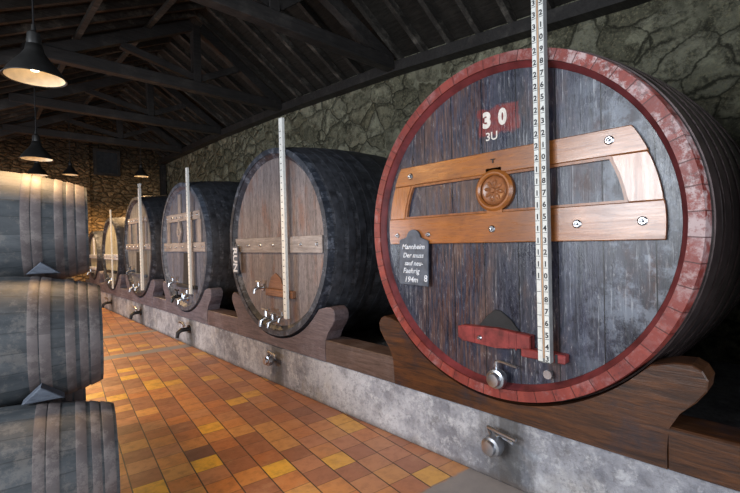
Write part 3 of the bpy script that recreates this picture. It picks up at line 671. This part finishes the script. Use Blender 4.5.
# ---------------------------------------------------------------- fittings on the plinth face
def plinth_valve(y, z, label, dark=False, s=1):
    t = thing('drain_valve', label, 'valve', (2.477, y, z), group='drain valves on the plinth')
    if not dark:
        b_ = B(); lathe(b_, [(.01, .03*s), (-.05*s, .03*s), (-.05*s, .062*s), (-.08*s, .068*s), (-.12*s, .062*s), (-.125*s, .046*s), (-.15*s, .042*s), (-.152*s, .014*s)], n=22, caps=True)
        obj('valve_body', b_, M['chrome'], t, .6)
        b_ = B(); tube(b_, [(-.06*s, .03*s, .06*s), (-.075*s, .04*s, .105*s), (-.085*s, -.16*s, .085*s)], [.013*s, .013*s, .011*s], 8); tube(b_, [(-.06*s, .0, .055*s), (-.07*s, -.05*s, .075*s), (-.085*s, -.14*s, .055*s)], .009*s, 8)
        obj('lever', b_, M['chrome'], t, .6)
    else:
        b_ = B(); tube(b_, [(.01, 0, 0), (-.10*s, 0, 0), (-.14*s, 0, -.03*s), (-.15*s, 0, -.09*s)], [.024*s, .028*s, .024*s, .02*s], 10); lathe(b_, [(.01, .05*s), (-.02, .05*s)], n=14, caps=True)
        obj('valve_body', b_, M['black_iron'], t, .6)
        b_ = B(); tube(b_, [(-.08*s, 0, 0), (-.08*s, 0, .08*s)], .014*s, 8); tube(b_, [(-.09*s, .09*s, .085*s), (-.08*s, 0, .085*s), (-.09*s, -.09*s, .06*s)], .013*s, 8); obj('lever', b_, M['chrome'], t, .6)
plinth_valve(1.455, .274, 'round chrome valve on the plinth below the red-rimmed vat')
plinth_valve(4.29, .285, 'chrome tap on the plinth below the brown-planked vat', s=.9)
plinth_valve(6.93, .275, 'black tap on the plinth below the slate-blue vat', True, 1.3)
plinth_valve(9.629, .26, 'dark tap on the plinth below the fourth vat', True, 1.3)
plinth_valve(12.19, .24, 'dark tap on the plinth below the small fifth vat', True, 1.3)

# ---------------------------------------------------------------- barrel stack on the left
def barrel_parts(t, mat, hmat):
    L, R, Be = 1.10, .30, .09
    rad = lambda x: R + Be*(1-(x/(L/2))**2)
    bm = B(); xs = [-L/2+L*i/16 for i in range(17)]
    lathe(bm, [(x, rad(x)) for x in xs]+[(L/2, R-.022), (L/2-.035, R-.030), (-L/2+.035, R-.030), (-L/2, R-.022)], n=64, closed=True); obj('staves', bm, mat, t, .6)
    for s in (1, -1):
        bm = B(); xa, xb = sorted((s*(L/2-.055), s*(L/2-.032))); lathe(bm, [(xa, R-.031), (xb, R-.031)], n=48, caps=True); obj('head', bm, mat, t, .6)
        for a, w_ in ((.015, .05), (.075, .04), (.135, .045), (.245, .05), (.30, .045)):
            xa, xb = sorted((s*(L/2-a), s*(L/2-a-w_))); e = .004
            bm = B(); lathe(bm, [(xa, rad(xa)+.0005), (xa, rad(xa)+e-.001), (xa+.004, rad(xa)+e), (xb-.004, rad(xb)+e), (xb, rad(xb)+e-.001), (xb, rad(xb)+.0005)], n=64, closed=True); obj('hoop', bm, hmat, t, .6)
def copy_tree(o, parent=None):
    c = o.copy(); COL.objects.link(c); c.parent = parent
    for ch in list(o.children): copy_tree(ch, c)
    return c
RB = -.15
spots = [(2.75, .41, .555, 'bottom barrel of the stack at the left edge, nearest the viewer'), (3.20, 1.06, .585, 'middle barrel of the stack at the left edge'), (3.63, 1.735, .60, 'topmost barrel of the stack at the left edge'),
         (3.65, .41, .56, 'barrel in the shade behind the bottom front barrel'), (4.09, 1.07, .57, 'barrel behind the middle barrel of the stack'), (4.53, .41, .56, 'rearmost barrel of the bottom layer')]
proto = None
for i, (y, z, xe, lab) in enumerate(spots):
    if proto is None:
        proto = o = thing('barrel', lab, 'barrel', group='stacked barrels'); barrel_parts(o, M['barrel1'], M['barrel_hoop'])
    else:
        o = copy_tree(proto); o['label'] = lab
    o.location = (xe-.55*math.cos(RB), y-.55*math.sin(RB), z); o.rotation_euler = Matrix.Rotation(RB, 4, 'Z').to_euler() if i == 0 else (Matrix.Rotation(RB, 4, 'Z') @ Matrix.Rotation(random.uniform(-3, 3), 4, 'X')).to_euler()
def chock(x, y, z, w_, label):
    bm = B(); prism(bm, [(-w_/2, 0), (w_/2, 0), (.01, w_*.42)], -.05, .05, .004); bmesh.ops.rotate(bm, cent=(0, 0, 0), matrix=Matrix.Rotation(PI/2+RB, 3, 'Z'), verts=bm.verts)
    o = obj('chock', bm, M['chock']); o.location = (x, y, z); tag(o, label, 'chock', 'chocks between the barrels')
chock(.25, 2.85, .803, .18, 'blue-grey wooden chock on the bottom barrel')
chock(.31, 3.31, 1.453, .17, 'blue-grey wooden chock under the topmost barrel')

# ---------------------------------------------------------------- pendant lamps
def lamp(x, y, z, label, tilt=(0, 0), W=LAMP_W):
    t = thing('pendant_lamp', label, 'lamp', (x, y, z), (tilt[0], tilt[1], 0), 'enamel pendant lamps')
    pr = [(.0, .178), (.012, .174), (.05, .155), (.10, .118), (.15, .078), (.19, .055), (.23, .048)]
    bm = B(); lathe(bm, pr + [(.232, .02)], 'z', 40); lathe(bm, [(.0, .179), (-.006, .184), (0, .187), (.006, .179)], 'z', 40, closed=True); sh = obj('shade', bm, M['lamp_shell'], t, True)
    bm = B(); lathe(bm, [(a+.001, r-.006) for a, r in pr[:-1]] + [(.19, .01)], 'z', 40); obj('reflector', bm, M['lamp_in'], sh, True)
    bm = B(); lathe(bm, [(.225, .04), (.25, .045), (.31, .038), (.33, .015), (.37, .012)], 'z', 20, caps=True); obj('neck', bm, M['lamp_shell'], t, .6)
    bm = B(); lathe(bm, [(.045, .008), (.052, .024), (.075, .030), (.10, .026), (.14, .015)], 'z', 20, caps=True); obj('bulb', bm, M['bulb'], t, True)
    h = roofz(x, y)-z-.004
    bm = B(); tube(bm, [(0, 0, .36), (0, 0, h)], .006, 6); obj('cord', bm, M['black_iron'], t)
    l = bpy.data.lights.new('lamp_light', 'SPOT'); l.energy = W; l.color = (1, .62, .29); l.shadow_soft_size = .08; l.spot_size = math.radians(165); l.spot_blend = .4
    o = bpy.data.objects.new('lamp_light', l); COL.objects.link(o); o.parent = t; o.location = (0, 0, -.03)
lamp(.34, 3.75, 2.80, 'large glowing pendant lamp at the upper left, nearest the viewer', W=150)
lamp(.63, 7.09, 2.80, 'dark bell-shaped pendant lamp just above the topmost barrel')
lamp(.96, 10.75, 3.10, 'pendant lamp half hidden behind the topmost barrel', W=160)
lamp(1.82, 13.0, 3.48, 'distant pendant lamp left of the far window', W=420)
lamp(3.35, 12.6, 3.52, 'distant pendant lamp above the fourth measuring rod', W=520)
